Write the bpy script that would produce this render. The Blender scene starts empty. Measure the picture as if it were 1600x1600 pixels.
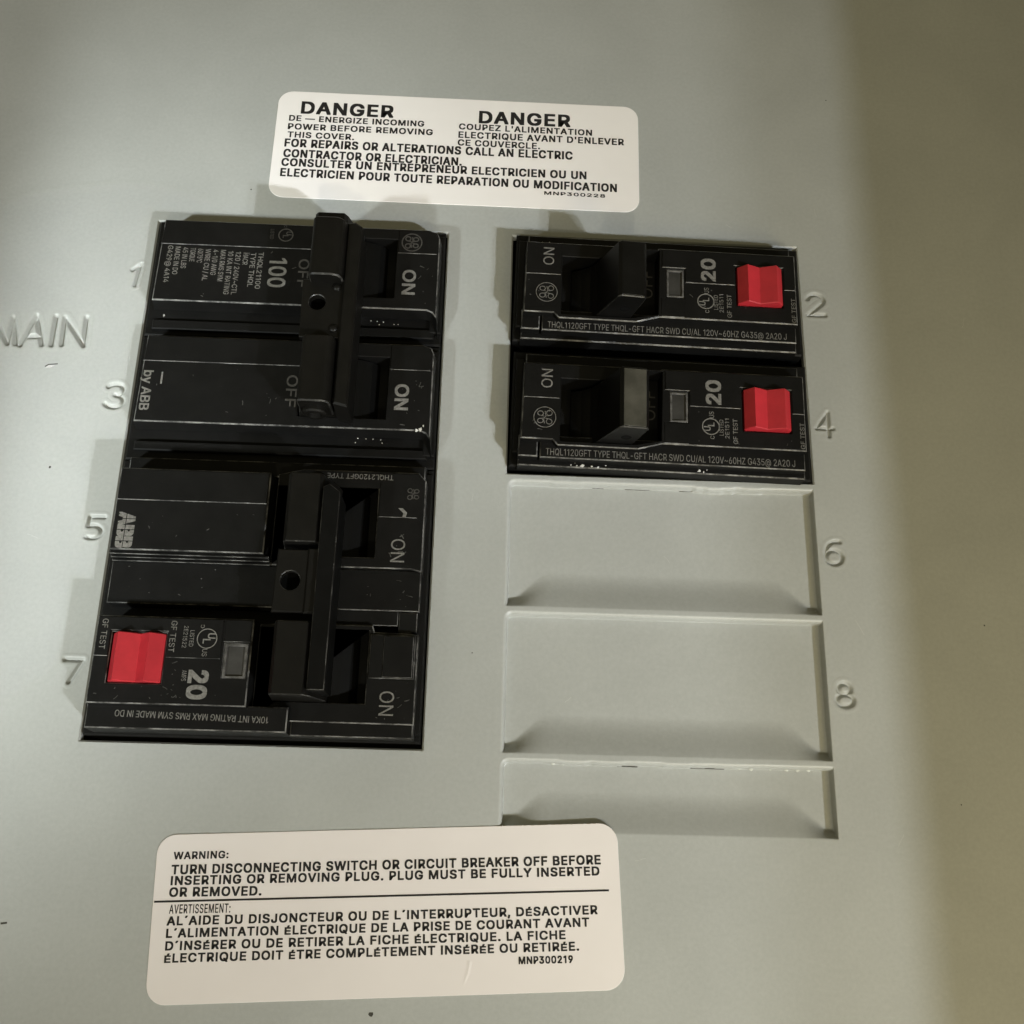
import bpy, bmesh, math, random, os
from mathutils import Vector, Matrix
from mathutils.geometry import tessellate_polygon

S = 0.001                     # everything below is written in millimetres
C = bpy.context.scene.collection
random.seed(7)

# ------------------------------------------------------------------ camera, light, exposure
scene = bpy.context.scene
cam_d = bpy.data.cameras.new('camera')
cam = bpy.data.objects.new('camera', cam_d)
C.objects.link(cam)
cam.location = (-3.68260695 * S, -87.26807658 * S, 171.70321514 * S)
cam.rotation_mode = 'XYZ'
cam.rotation_euler = (math.radians(17.63214649), math.radians(-2.10660458), math.radians(1.35405537))
cam_d.sensor_width = 36.0
cam_d.lens = 36.0 * 1540.0 / 1600.0
cam_d.clip_start = 0.005
cam_d.clip_end = 50.0
scene.camera = cam

world = bpy.data.worlds.new('World')
scene.world = world
world.use_nodes = True
bg = world.node_tree.nodes['Background']
bg.inputs['Color'].default_value = (1.0, 0.89, 0.52, 1)
bg.inputs['Strength'].default_value = 0.19


def lamp(name, loc, size, watts, color, target=(0, -12, 0), shape='DISK', spread=180):
    d = bpy.data.lights.new(name, 'AREA')
    d.shape = shape
    d.size = size * S
    d.energy = watts
    d.color = color
    d.spread = math.radians(spread)
    o = bpy.data.objects.new(name, d)
    C.objects.link(o)
    o.location = Vector(loc) * S
    o.rotation_euler = (Vector(target) - Vector(loc)).to_track_quat('-Z', 'Y').to_euler()
    return o


lamp('key_lamp', (494, -578, 555), 20, 0.102, (0.90, 0.95, 1.0), (-18, -14, 0), spread=26)
lamp('second_lamp', (562, -600, 555), 38, 0.046, (0.90, 0.955, 1.0), (35, -10, 0), spread=24)
lamp('front_lamp', (24, -370, 345), 17, 0.50, (1.0, 0.93, 0.72))
lamp('warm_fill', (128, -265, 190), 70, 0.06, (1.0, 0.82, 0.42), (115, -45, 0), spread=90)  # added fill, warms and lifts the lower right
sp_d = bpy.data.lights.new('pool_fill_spot', 'SPOT')  # added spot, lays the pool of light on the left side
sp_d.energy = 48.0
sp_d.color = (0.93, 1.0, 0.985)
sp_d.spot_size = math.radians(11.2)
sp_d.spot_blend = 1.0
sp_d.shadow_soft_size = 0.034
sp = bpy.data.objects.new('pool_fill_spot', sp_d)
C.objects.link(sp)
sp.location = (-0.50, -0.50, 0.50)
sp.rotation_euler = (Vector((-0.106, -0.032, 0)) - Vector(sp.location)).to_track_quat('-Z', 'Y').to_euler()

scene.view_settings.view_transform = 'Standard'
scene.view_settings.look = 'None'
scene.view_settings.exposure = 0.0
scene.view_settings.gamma = 1.0
scene.render.engine = 'CYCLES'
scene.cycles.max_bounces = 6
scene.cycles.use_denoising = True

# ------------------------------------------------------------------ materials


def new_mat(name):
    m = bpy.data.materials.new(name)
    m.use_nodes = True
    nt = m.node_tree
    b = nt.nodes['Principled BSDF']
    return m, nt, b


def ramp(nt, fac, stops):
    r = nt.nodes.new('ShaderNodeValToRGB')
    while len(r.color_ramp.elements) < len(stops):
        r.color_ramp.elements.new(0.5)
    for e, (p, c) in zip(r.color_ramp.elements, stops):
        e.position = p
        e.color = (*c, 1) if len(c) == 3 else c
    nt.links.new(fac, r.inputs['Fac'])
    return r.outputs['Color']


def noise(nt, coord, scale, detail=4.0, rough=0.55, dist=0.0):
    n = nt.nodes.new('ShaderNodeTexNoise')
    n.inputs['Scale'].default_value = scale
    n.inputs['Detail'].default_value = detail
    n.inputs['Roughness'].default_value = rough
    n.inputs['Distortion'].default_value = dist
    nt.links.new(coord, n.inputs['Vector'])
    return n.outputs['Fac']


def coords(nt):
    return nt.nodes.new('ShaderNodeTexCoord').outputs['Object']


def bump(nt, b, height, strength, dist):
    n = nt.nodes.new('ShaderNodeBump')
    n.inputs['Strength'].default_value = strength
    n.inputs['Distance'].default_value = dist
    nt.links.new(height, n.inputs['Height'])
    nt.links.new(n.outputs['Normal'], b.inputs['Normal'])


def mixc(nt, fac, a, bb):
    m = nt.nodes.new('ShaderNodeMix')
    m.data_type = 'RGBA'
    if hasattr(fac, 'node'):
        nt.links.new(fac, m.inputs['Factor'])
    else:
        m.inputs['Factor'].default_value = fac
    for k, v in (('A', a), ('B', bb)):
        s = [i for i in m.inputs if i.name == k and i.type == 'RGBA'][0]
        if hasattr(v, 'node'):
            nt.links.new(v, s)
        else:
            s.default_value = (*v, 1)
    return [o for o in m.outputs if o.type == 'RGBA'][0]


def paint_mat(name, base, rough):
    m, nt, b = new_mat(name)
    co = coords(nt)
    n1 = noise(nt, co, 38, 7, 0.62, 0.4)
    n2 = noise(nt, co, 1400, 3, 0.6)
    n3 = noise(nt, co, 420, 2, 0.5)
    c1 = ramp(nt, n1, [(0.3, [x * 0.94 for x in base]), (0.7, [x * 1.05 for x in base])])
    c2 = ramp(nt, n2, [(0.25, (0.90, 0.90, 0.90)), (0.75, (1.0, 1.0, 1.0))])
    mm = nt.nodes.new('ShaderNodeMix')
    mm.data_type = 'RGBA'
    mm.blend_type = 'MULTIPLY'
    mm.inputs['Factor'].default_value = 1.0
    ins = [i for i in mm.inputs if i.type == 'RGBA']
    nt.links.new(c1, ins[0])
    nt.links.new(c2, ins[1])
    nt.links.new([o for o in mm.outputs if o.type == 'RGBA'][0], b.inputs['Base Color'])
    b.inputs['Roughness'].default_value = rough
    ad = nt.nodes.new('ShaderNodeMath')
    ad.operation = 'ADD'
    nt.links.new(n2, ad.inputs[0])
    nt.links.new(n3, ad.inputs[1])
    bump(nt, b, ad.outputs[0], 0.35, 0.00006)
    return m


def plastic_mat(name, base, dust, rough, spec=0.5):
    m, nt, b = new_mat(name)
    co = coords(nt)
    n1 = noise(nt, co, 220, 6, 0.65)
    n2 = noise(nt, co, 2200, 3, 0.7)
    n3 = noise(nt, co, 35, 3, 0.5)
    f = ramp(nt, n1, [(0.38, (0, 0, 0)), (0.8, (1, 1, 1))])
    c1 = mixc(nt, f, base, dust)
    sp = ramp(nt, n2, [(0.69, (0, 0, 0)), (0.76, (1, 1, 1))])
    c2 = mixc(nt, sp, c1, [min(1, x * 3.2) for x in dust])
    nt.links.new(c2, b.inputs['Base Color'])
    r = nt.nodes.new('ShaderNodeMapRange')
    r.inputs['To Min'].default_value = rough - 0.10
    r.inputs['To Max'].default_value = rough + 0.14
    nt.links.new(n3, r.inputs['Value'])
    nt.links.new(r.outputs['Result'], b.inputs['Roughness'])
    b.inputs['Specular IOR Level'].default_value = spec
    bump(nt, b, n2, 0.25, 0.00004)
    return m


def worn_glint_mat(name, dark, light, lo, hi):
    m, nt, b = new_mat(name)
    co = coords(nt)
    n1 = noise(nt, co, 330, 5, 0.7)
    f = ramp(nt, n1, [(lo, (0, 0, 0)), (hi, (1, 1, 1))])
    nt.links.new(mixc(nt, f, dark, light), b.inputs['Base Color'])
    b.inputs['Roughness'].default_value = 0.42
    return m


def flat_mat(name, base, rough=0.6, spec=0.3, vary=0.12, scale=500):
    m, nt, b = new_mat(name)
    co = coords(nt)
    n1 = noise(nt, co, scale, 4, 0.6)
    c = ramp(nt, n1, [(0.3, [x * (1 - vary) for x in base]), (0.7, [min(1, x * (1 + vary)) for x in base])])
    nt.links.new(c, b.inputs['Base Color'])
    b.inputs['Roughness'].default_value = rough
    b.inputs['Specular IOR Level'].default_value = spec
    return m


PAINT = paint_mat('grey_enamel', (0.428, 0.439, 0.424), 0.38)
WALL = paint_mat('shade_wall_enamel', (0.30, 0.275, 0.20), 0.5)
BLACK = plastic_mat('black_phenolic', (0.0046, 0.0045, 0.0043), (0.0082, 0.0079, 0.0075), 0.52, 0.17)
BLACK2 = plastic_mat('black_handle_plastic', (0.0034, 0.0033, 0.0031), (0.0062, 0.0060, 0.0057), 0.42, 0.20)
TIE = plastic_mat('dark_tie_metal', (0.0040, 0.0037, 0.0031), (0.0078, 0.0070, 0.0058), 0.46, 0.22)
DARK = plastic_mat('dark_rail_plastic', (0.0022, 0.0022, 0.0021), (0.0042, 0.0041, 0.0039), 0.5, 0.15)
TIPGREY = plastic_mat('worn_handle_tip', (0.040, 0.038, 0.029), (0.085, 0.08, 0.064), 0.5, 0.4)  # pale reflection put into the colour of one handle tip
WORN_GLINT = worn_glint_mat('scuffed_glint_edge', (0.013, 0.0125, 0.012), (0.205, 0.20, 0.19), 0.41, 0.66)  # pale edges carry painted highlights along with slight wear
WORN_GLINT2 = worn_glint_mat('scuffed_glint_handle_edge', (0.009, 0.0086, 0.008), (0.12, 0.115, 0.105), 0.50, 0.74)  # painted glints and scuffs for handle and tie edges
DEEP = flat_mat('dark_interior', (0.004, 0.004, 0.004), 0.8, 0.1)
RED = flat_mat('red_button_plastic', (0.44, 0.024, 0.034), 0.36, 0.5, 0.12, 260)
PRINT = flat_mat('pale_print', (0.170, 0.163, 0.150), 0.6, 0.25, 0.35, 2600)
FAINT = flat_mat('faint_print', (0.060, 0.056, 0.051), 0.6, 0.3, 0.35, 2600)
WINDOW = flat_mat('smoky_window', (0.034, 0.033, 0.032), 0.25, 0.5, 0.45, 180)
FRAME = flat_mat('window_rim', (0.085, 0.082, 0.078), 0.4, 0.4, 0.6, 900)
PAPER1 = flat_mat('bright_label_vinyl', (0.90, 0.862, 0.845), 0.45, 0.4, 0.03, 40)
PAPER = flat_mat('white_label_vinyl', (0.785, 0.735, 0.72), 0.5, 0.4, 0.03, 40)
INK = flat_mat('black_ink', (0.018, 0.017, 0.018), 0.5, 0.3, 0.2, 900)
CHIPG = flat_mat('pale_paint_flake', (0.56, 0.57, 0.53), 0.5, 0.4, 0.15, 2000)
CHIP = flat_mat('white_chip', (0.62, 0.61, 0.59), 0.6, 0.3, 0.25, 3000)
SCRATCH = flat_mat('pale_scratch', (0.52, 0.53, 0.51), 0.5, 0.3, 0.15, 3000)
BSCR = flat_mat('scratched_plastic', (0.075, 0.072, 0.067), 0.5, 0.3, 0.5, 1500)
SPECK = flat_mat('dark_speck', (0.05, 0.048, 0.04), 0.6, 0.3, 0.3, 3000)

# ------------------------------------------------------------------ mesh helpers


class MB:
    """collects faces (mm) and links them as ONE mesh object"""

    def __init__(self):
        self.v = []
        self.f = []
        self.m = []
        self.sm = []

    def add(self, verts, faces, mat=0, smooth=False):
        o = len(self.v)
        self.v += [tuple(p) for p in verts]
        for f in faces:
            self.f.append([i + o for i in f])
            self.m.append(mat)
            self.sm.append(smooth)

    def build(self, name, mats, parent=None):
        me = bpy.data.meshes.new(name)
        me.from_pydata([(x * S, y * S, z * S) for x, y, z in self.v], [], self.f)
        me.polygons.foreach_set('material_index', self.m)
        me.polygons.foreach_set('use_smooth', self.sm)
        for m in (mats if isinstance(mats, (list, tuple)) else [mats]):
            me.materials.append(m)
        me.update()
        o = bpy.data.objects.new(name, me)
        C.objects.link(o)
        if parent is not None:
            o.parent = parent
        return o


def area(p):
    return 0.5 * sum(p[i][0] * p[(i + 1) % len(p)][1] - p[(i + 1) % len(p)][0] * p[i][1] for i in range(len(p)))


def ccw(p):
    return list(p) if area(p) > 0 else list(reversed(p))


def inset(p, d):
    """mitred inward offset of a CCW loop (negative = outward)"""
    n = len(p)
    out = []
    for i in range(n):
        a, b, c = Vector(p[i - 1]), Vector(p[i]), Vector(p[(i + 1) % n])
        e1 = (b - a).normalized()
        e2 = (c - b).normalized()
        n1 = Vector((-e1.y, e1.x))
        n2 = Vector((-e2.y, e2.x))
        k = 1 + n1.dot(n2)
        q = b + (n1 + n2) * (d / max(k, 0.25))
        out.append((q.x, q.y))
    return out


def rect(x0, x1, y0, y1):
    return [(x0, y0), (x1, y0), (x1, y1), (x0, y1)]


def rrect(x0, x1, y0, y1, r, n=6):
    p = []
    for cx, cy, a0 in ((x1 - r, y0 + r, -90), (x1 - r, y1 - r, 0), (x0 + r, y1 - r, 90), (x0 + r, y0 + r, 180)):
        for k in range(n + 1):
            a = math.radians(a0 + 90 * k / n)
            p.append((cx + r * math.cos(a), cy + r * math.sin(a)))
    return p


def circle(cx, cy, r, n=24):
    return [(cx + r * math.cos(2 * math.pi * k / n), cy + r * math.sin(2 * math.pi * k / n)) for k in range(n)]


def plate(mb, outer, z0, z1, holes=(), b=0.22, taper=0.0, m=0, mb_edge=1, hole_b=None, hole_z0=None, hole_edge=None, zf=None, low=0.0, worn='all'):
    """solid with an outline and holes: sloping sides, a narrow worn chamfer with painted highlights round the top edge, a flat top.
    zf(x, y) adds a tilt to the top."""
    zf = zf or (lambda x, y: 0.0)
    loops = []
    for k, lp in enumerate([outer] + list(holes)):
        lp = ccw(lp)
        hole = k > 0
        bb = b
        if hole and hole_b is not None:
            bb = hole_b[k - 1]
        if not hole:
            mid, top, bot = lp, inset(lp, bb), inset(lp, -taper)
            if low:
                ym = min(p[1] for p in lp)
                bot = [(bx, by - (low if py < ym + 0.9 else 0)) for (bx, by), (px, py) in zip(bot, lp)]
        else:
            mid, top, bot = lp, inset(lp, -bb), lp
        n = len(lp)
        zb = z0 if not hole or hole_z0 is None else hole_z0
        if bb > 0:
            v = [(x, y, zb) for x, y in bot] + [(x, y, z1 - bb + zf(x, y)) for x, y in mid] + [(x, y, z1 + zf(x, y)) for x, y in top]
            for i in range(n):
                j = (i + 1) % n
                fs = [(i, j, n + j, n + i)]
                fe = [(n + i, n + j, 2 * n + j, 2 * n + i)]
                if hole:
                    fs = [tuple(reversed(f)) for f in fs]
                    fe = [tuple(reversed(f)) for f in fe]
                o = len(mb.v) if i == 0 else o
                if i == 0:
                    mb.v += v
                for f in fs:
                    mb.f.append([q + o for q in f]); mb.m.append(m); mb.sm.append(False)
                for f in fe:
                    em = mb_edge if not hole or hole_edge is None else hole_edge
                    if worn == 'low' and not (lp[j][0] - lp[i][0] > 3 * abs(lp[j][1] - lp[i][1]) and not hole):  # low: painted glint and wear on down-facing edges only
                        em = m
                    mb.f.append([q + o for q in f]); mb.m.append(em); mb.sm.append(False)
        loops.append([(x, y) for x, y in (top if bb > 0 else mid)])
    flat = [p for lp in loops for p in lp]
    tris = tessellate_polygon([[Vector((x, y, 0)) for x, y in lp] for lp in loops])
    vs = [(x, y, z1 + zf(x, y)) for x, y in flat]
    fs = []
    for t in tris:
        a, bq, c = [Vector(flat[i]) for i in t]
        cr = (bq - a).cross(c - a)
        if abs(cr) < 1e-9:
            continue
        fs.append(t if cr > 0 else tuple(reversed(t)))
    mb.add(vs, fs, m)


def prism_y(mb, prof, y0, y1, m=0, b=0.0, edge=1):
    """profile in (x, z), CCW seen from -Y, extruded along Y; end caps chamfered by b"""
    prof = ccw(prof)
    n = len(prof)
    ins = inset(prof, b) if b > 0 else prof
    rings = [(y0, ins), (y0 + b, prof), (y1 - b, prof), (y1, ins)] if b > 0 else [(y0, prof), (y1, prof)]
    v = [(x, y, z) for y, pr in rings for x, z in pr]
    o = len(mb.v)
    mb.v += v
    for r in range(len(rings) - 1):
        for i in range(n):
            j = (i + 1) % n
            mb.f.append([o + r * n + i, o + r * n + j, o + (r + 1) * n + j, o + (r + 1) * n + i])
            mb.m.append(edge if (b > 0 and r != 1) else m)
            mb.sm.append(False)
    mb.f.append([o + i for i in reversed(range(n))]); mb.m.append(m); mb.sm.append(False)
    mb.f.append([o + (len(rings) - 1) * n + i for i in range(n)]); mb.m.append(m); mb.sm.append(False)


def disc(mb, cx, cy, z, r, n=16, m=0):
    p = circle(cx, cy, r, n)
    mb.add([(x, y, z) for x, y in p], [list(range(n))], m)


def ribbon(mb, pts, w, z, m=0, closed=False):
    """flat printed stroke of width w along a polyline (joined with mitres)"""
    n = len(pts)
    L, R = [], []
    for i in range(n):
        if closed:
            a, c = Vector(pts[i - 1]), Vector(pts[(i + 1) % n])
        else:
            a, c = Vector(pts[max(i - 1, 0)]), Vector(pts[min(i + 1, n - 1)])
        d = (c - a).normalized()
        nn = Vector((-d.y, d.x)) * w / 2
        p = Vector(pts[i])
        L.append(p + nn)
        R.append(p - nn)
    v = [(p.x, p.y, z) for p in L] + [(p.x, p.y, z) for p in R]
    f = []
    for i in range(n if closed else n - 1):
        j = (i + 1) % n
        f.append((i, n + i, n + j, j))
    mb.add(v, f, m)


# ------------------------------------------------------------------ lettering (built-in interface font, one mesh per glyph)
FONT = None
try:
    fp = os.path.join(bpy.utils.system_resource('DATAFILES'), 'fonts', 'Inter.woff2')
    FONT = bpy.data.fonts.load(fp)
except Exception:
    FONT = None
_g = {}
_td = bpy.data.curves.new('type', 'FONT')
if FONT:
    _td.font = FONT
_td.resolution_u = 3
_to = bpy.data.objects.new('type', _td)
C.objects.link(_to)


def _contours(ch):
    _td.body = ch
    dg = bpy.context.evaluated_depsgraph_get()
    dg.update()
    cu = _to.evaluated_get(dg).to_curve(dg, apply_modifiers=False)
    out = []
    for sp in cu.splines:
        bp = sp.bezier_points
        pts = []
        n = len(bp)
        for i in range(n):
            p, q = bp[i], bp[(i + 1) % n]
            a0, h0, h1, a1 = p.co.xy, p.handle_right.xy, q.handle_left.xy, q.co.xy
            ln = (a1 - a0).length
            if ln < 1e-6:
                continue
            dv = (a1 - a0) / ln
            bend = max(abs(dv.cross(h0 - a0)), abs(dv.cross(h1 - a0)))
            k = 1 if bend < 0.002 else (3 if ln < 0.25 else 5)
            for t in range(k):
                u = t / k
                c = a0 * (1 - u) ** 3 + h0 * (3 * u * (1 - u) ** 2) + h1 * (3 * u * u * (1 - u)) + a1 * u ** 3
                pts.append((c.x, c.y))
        if len(pts) > 2:
            out.append(pts)
    _to.evaluated_get(dg).to_curve_clear()
    return out


def _inside(p, poly):
    c = False
    for i in range(len(poly)):
        (xa, ya), (xb, yb) = poly[i - 1], poly[i]
        if (ya > p[1]) != (yb > p[1]) and p[0] < (xb - xa) * (p[1] - ya) / (yb - ya) + xa:
            c = not c
    return c


def _fill(cs):
    """every solid contour is filled by itself (minus the counters inside it), so overlapping strokes stay whole"""
    if not cs:
        return [], []
    big = max(cs, key=lambda c: abs(area(c)))
    sg = 1 if area(big) > 0 else -1
    v, f = [], []
    for c in cs:
        if area(c) * sg < 0:
            continue
        hs = [h for h in cs if area(h) * sg < 0 and _inside(h[0], c)]
        loops = [c] + hs
        o = len(v)
        fl = [p for lp in loops for p in lp]
        v += fl
        for t in tessellate_polygon([[Vector((x, y, 0)) for x, y in lp] for lp in loops]):
            p0, p1, p2 = [Vector(fl[i]) for i in t]
            cr = (p1 - p0).cross(p2 - p0)
            if abs(cr) > 1e-10:
                f.append(tuple(i + o for i in (t if cr > 0 else reversed(t))))
    return v, f


def _mesh(s, off):
    if s in 'I1':
        k = max(p[1] for c in _contours('H') for p in c)
        if s == 'I':
            v = [(0.12, 0.0), (0.25, 0.0), (0.25, 1.0), (0.12, 1.0)]
            f = [(0, 1, 2, 3)]
        else:
            v = [(0.37, 0.0), (0.50, 0.0), (0.50, 1.0), (0.37, 1.0), (0.37, 0.87), (0.12, 0.70), (0.12, 0.83)]
            f = [(0, 1, 2, 3), (4, 3, 6, 5)]
        return [(x * k, y * k) for x, y in v], f
    return _fill(_contours(s))


def _w(s):
    v = [p for c in _contours(s) for p in c]
    return max(p[0] for p in v) - min(p[0] for p in v)


_HH = None
_CAP = None


def glyph(ch, off):
    global _HH, _CAP
    if _HH is None:
        _HH = _w('HH')
        v, _ = _mesh('H', 0.0)
        _CAP = max(p[1] for p in v)
    k = (ch, off)
    if k not in _g:
        adv = {'I': 0.37 * _CAP, '1': 0.70 * _CAP}.get(ch) or _w('H' + ch + 'H') - _HH
        if ch == ' ':
            _g[k] = ([], [], adv)
        else:
            v, f = _mesh(ch, off)
            if ch in 'ÉÊ':
                top = max(p[1] for p in v)
                v = [(x, y * _CAP / top * 1.03) for x, y in v]
            _g[k] = (v, f, adv)
    return _g[k]


BOLD = [(0, 0), (1, 0.8), (-1, 0.8), (1, -0.8), (-1, -0.8), (1, 0), (-1, 0)]


def text(mb, s, x0, y0, x1, y1, cap, z, off=0.0, m=0, track=0.0, fit=True):
    """letters standing on the line (x0, y0)->(x1, y1), stretched to fill it, capitals cap high"""
    x = 0.0
    items = []
    for ch in s:
        v, f, a = glyph(ch, off)
        items.append((x, v, f))
        x += a + track
    xs = [ox + p[0] for ox, v, f in items for p in v]
    lo, hi = min(xs), max(xs)
    d = Vector((x1 - x0, y1 - y0))
    Ln = d.length
    d.normalize()
    up = Vector((-d.y, d.x))
    sx = Ln / (hi - lo) if fit else cap / _CAP
    sy = cap / _CAP
    for ox, v, f in items:
        if not v:
            continue
        for k, (bx, by) in enumerate(BOLD if off > 0 else BOLD[:1]):
            vv = []
            for px, py in v:
                q = Vector((x0, y0)) + d * ((ox + px - lo) * sx + bx * off * sy) + up * (py * sy * (1 - 2 * off) + (off + by * off) * sy)
                vv.append((q.x, q.y, z + 0.004 * k))
            mb.add(vv, f, m)


def vtext(mb, s, x, y0, y1, cap, z, off=0.0, m=0, slope=0.0):
    """text on a vertical baseline at x from y0 to y1 (upwards or downwards)"""
    text(mb, s, x, y0, x + slope * (y1 - y0), y1, cap, z, off, m)


# ------------------------------------------------------------------ things, labels


def thing(name, label, cat, loc=(0, 0, 0), rot=0.0, group=None):
    o = bpy.data.objects.new(name, None)
    o.empty_display_size = 0.01
    C.objects.link(o)
    o.location = Vector(loc) * S
    o.rotation_euler = (0, 0, math.radians(rot))
    o['label'] = label
    o['category'] = cat
    if group:
        o['group'] = group
    return o


def dup(root, loc, label):
    r = root.copy()
    C.objects.link(r)
    r.location = Vector(loc) * S
    r['label'] = label
    for ch in list(root.children):
        c = ch.copy()
        C.objects.link(c)
        c.parent = r
        for g in list(ch.children):
            d = g.copy()
            C.objects.link(d)
            d.parent = c
    return r


# ================================================================== the sheet-metal cover
LX0, LX1, LY0, LY1 = -70.23, -12.92, -75.2, 25.67
RX0, RX1, RY0, RY1 = 0.2, 57.5, -24.95, 25.62
KB = -88.6                                            # lower end of the column of knock-outs

cover = thing('panel_cover', 'grey painted steel breaker panel cover with two openings and stamped numbers', 'panel cover')


def sstep(t):
    t = max(0.0, min(1.0, t))
    return t * t * (3 - 2 * t)


def grid_mesh(name, xs, ys, hf, mat, parent):
    mb = MB()
    nx, ny = len(xs), len(ys)
    v = [(x, y, hf(x, y)) for y in ys for x in xs]
    f = [(j * nx + i, j * nx + i + 1, (j + 1) * nx + i + 1, (j + 1) * nx + i) for j in range(ny - 1) for i in range(nx - 1)]
    mb.add(v, f, 0, True)
    return mb.build(name, mat, parent)


def seg_d(px, py, a, b):
    ax, ay = a
    bx, by = b
    dx, dy = bx - ax, by - ay
    t = ((px - ax) * dx + (py - ay) * dy) / (dx * dx + dy * dy + 1e-12)
    t = max(0, min(1, t))
    return math.hypot(px - ax - t * dx, py - ay - t * dy)


def arc(cx, cy, rx, ry, a0, a1, n=14):
    return [(cx + rx * math.cos(math.radians(a0 + (a1 - a0) * k / n)), cy + ry * math.sin(math.radians(a0 + (a1 - a0) * k / n))) for k in range(n + 1)]


def strokes_of(ch):
    """stick-figure strokes in a unit box, x 0..1, y 0..1"""
    if ch == '1':
        return [[(0.1, 0.72), (0.85, 0.98), (0.55, 0.02)]]
    if ch == '2':
        return [arc(0.5, 0.72, 0.46, 0.27, 170, -35) + [(0.05, 0.02), (0.98, 0.02)]]
    if ch == '3':
        return [arc(0.47, 0.75, 0.42, 0.24, 150, -80) , arc(0.47, 0.27, 0.48, 0.26, 85, -150)]
    if ch == '4':
        return [[(0.74, 0.0), (0.74, 1.0), (0.02, 0.32), (1.0, 0.32)]]
    if ch == '5':
        return [[(0.98, 0.98), (0.22, 0.98), (0.14, 0.56)] + arc(0.42, 0.30, 0.50, 0.29, 118, -120)]
    if ch == '6':
        return [[(0.86, 0.98)] + arc(0.62, 0.42, 0.58, 0.56, 85, 180, 10), arc(0.5, 0.30, 0.46, 0.30, 0, 360, 24)]
    if ch == '7':
        return [[(0.02, 0.97), (0.98, 0.97), (0.40, 0.02)]]
    if ch == '8':
        return [arc(0.5, 0.75, 0.36, 0.24, 0, 360, 20), arc(0.5, 0.26, 0.48, 0.26, 0, 360, 24)]


def frange(a, b, n):
    return [a + (b - a) * k / n for k in range(n + 1)]


def stamp(name, strokes, box, r=0.62, depth=0.42, res=0.10):
    segs = [(s[i], s[i + 1]) for s in strokes for i in range(len(s) - 1)]
    x0, x1, y0, y1 = box

    def hf(x, y):
        if x in (x0, x1) or y in (y0, y1):
            return 0.0
        d = min(seg_d(x, y, a, b) for a, b in segs)
        h = 0.0
        if d < r:
            h = -depth * (1 - sstep(d / r))
        elif d < r * 2.2:                                  # the metal rises a hair beside the stroke
            t = (d - r) / (1.2 * r)
            h = 0.035 * math.sin(math.pi * t)
        return h
    return grid_mesh(name, frange(x0, x1, int((x1 - x0) / res)), frange(y0, y1, int((y1 - y0) / res)), hf, PAINT, cover)


stamp_boxes = []
# (digit, left, right, bottom, top)
for ch, xa, xb, ya, yb in (('1', -74.1, -72.2, 11.0, 15.8), ('3', -75.3, -71.7, -14.7, -9.9), ('5', -75.1, -71.8, -40.1, -36.0),
                           ('7', -74.9, -71.7, -65.7, -61.7), ('2', 58.9, 62.4, 10.4, 15.1), ('4', 58.9, 62.1, -15.3, -10.4),
                           ('6', 58.8, 62.0, -40.4, -36.1), ('8', 58.9, 61.9, -66.0, -62.0)):
    st = [[(xa + u * (xb - xa), ya + w * (yb - ya)) for u, w in s] for s in strokes_of(ch)]
    if ch in '1357':
        bx = (xa - 1.4, min(xb + 1.4, -70.75), ya - 1.4, yb + 1.4)
    else:
        bx = (max(xa - 1.4, 57.95), xb + 1.4, ya - 1.4, yb + 1.4)
    stamp('stamped_number', st, bx, r=0.52 if ch in '17456' else 0.58, depth=0.62)
    stamp_boxes.append(bx)
word = [[(-99.06, -2.6), (-99.1, 3.4), (-95.15, -2.32), (-94.91, 3.13), (-93.59, -2.39)],
        [(-92.71, -2.6), (-90.6, 3.7), (-88.69, -2.3)], [(-91.9, -0.75), (-89.3, -0.55)],
        [(-86.9, 3.69), (-86.89, -2.3)], [(-84.99, -2.15), (-85.18, 3.55), (-80.9, -2.18), (-81.15, 3.7)]]
wb = (-101.0, -79.4, -4.2, 5.4)
stamp('stamped_word', word, wb, r=0.66, depth=0.80, res=0.11)
stamp_boxes.append(wb)

mb = MB()
holes = [rect(LX0, LX1, LY0, LY1), rect(RX0, RX1, RY0, RY1), rect(RX0, RX1, KB, RY0 - 0.8)] + [rect(*b) for b in stamp_boxes]
plate(mb, rect(-190, 184, -290, 210), -1.6, 0.0, holes, b=0.25, hole_b=[0.28, 0.28, 0.0] + [0.0] * len(stamp_boxes), mb_edge=0)
mb.build('sheet', PAINT, cover)

# knock-outs: sheared and pushed in on three sides, still joined along a ramp at the bottom
DEP = 1.9


S28 = sstep(0.28)


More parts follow.
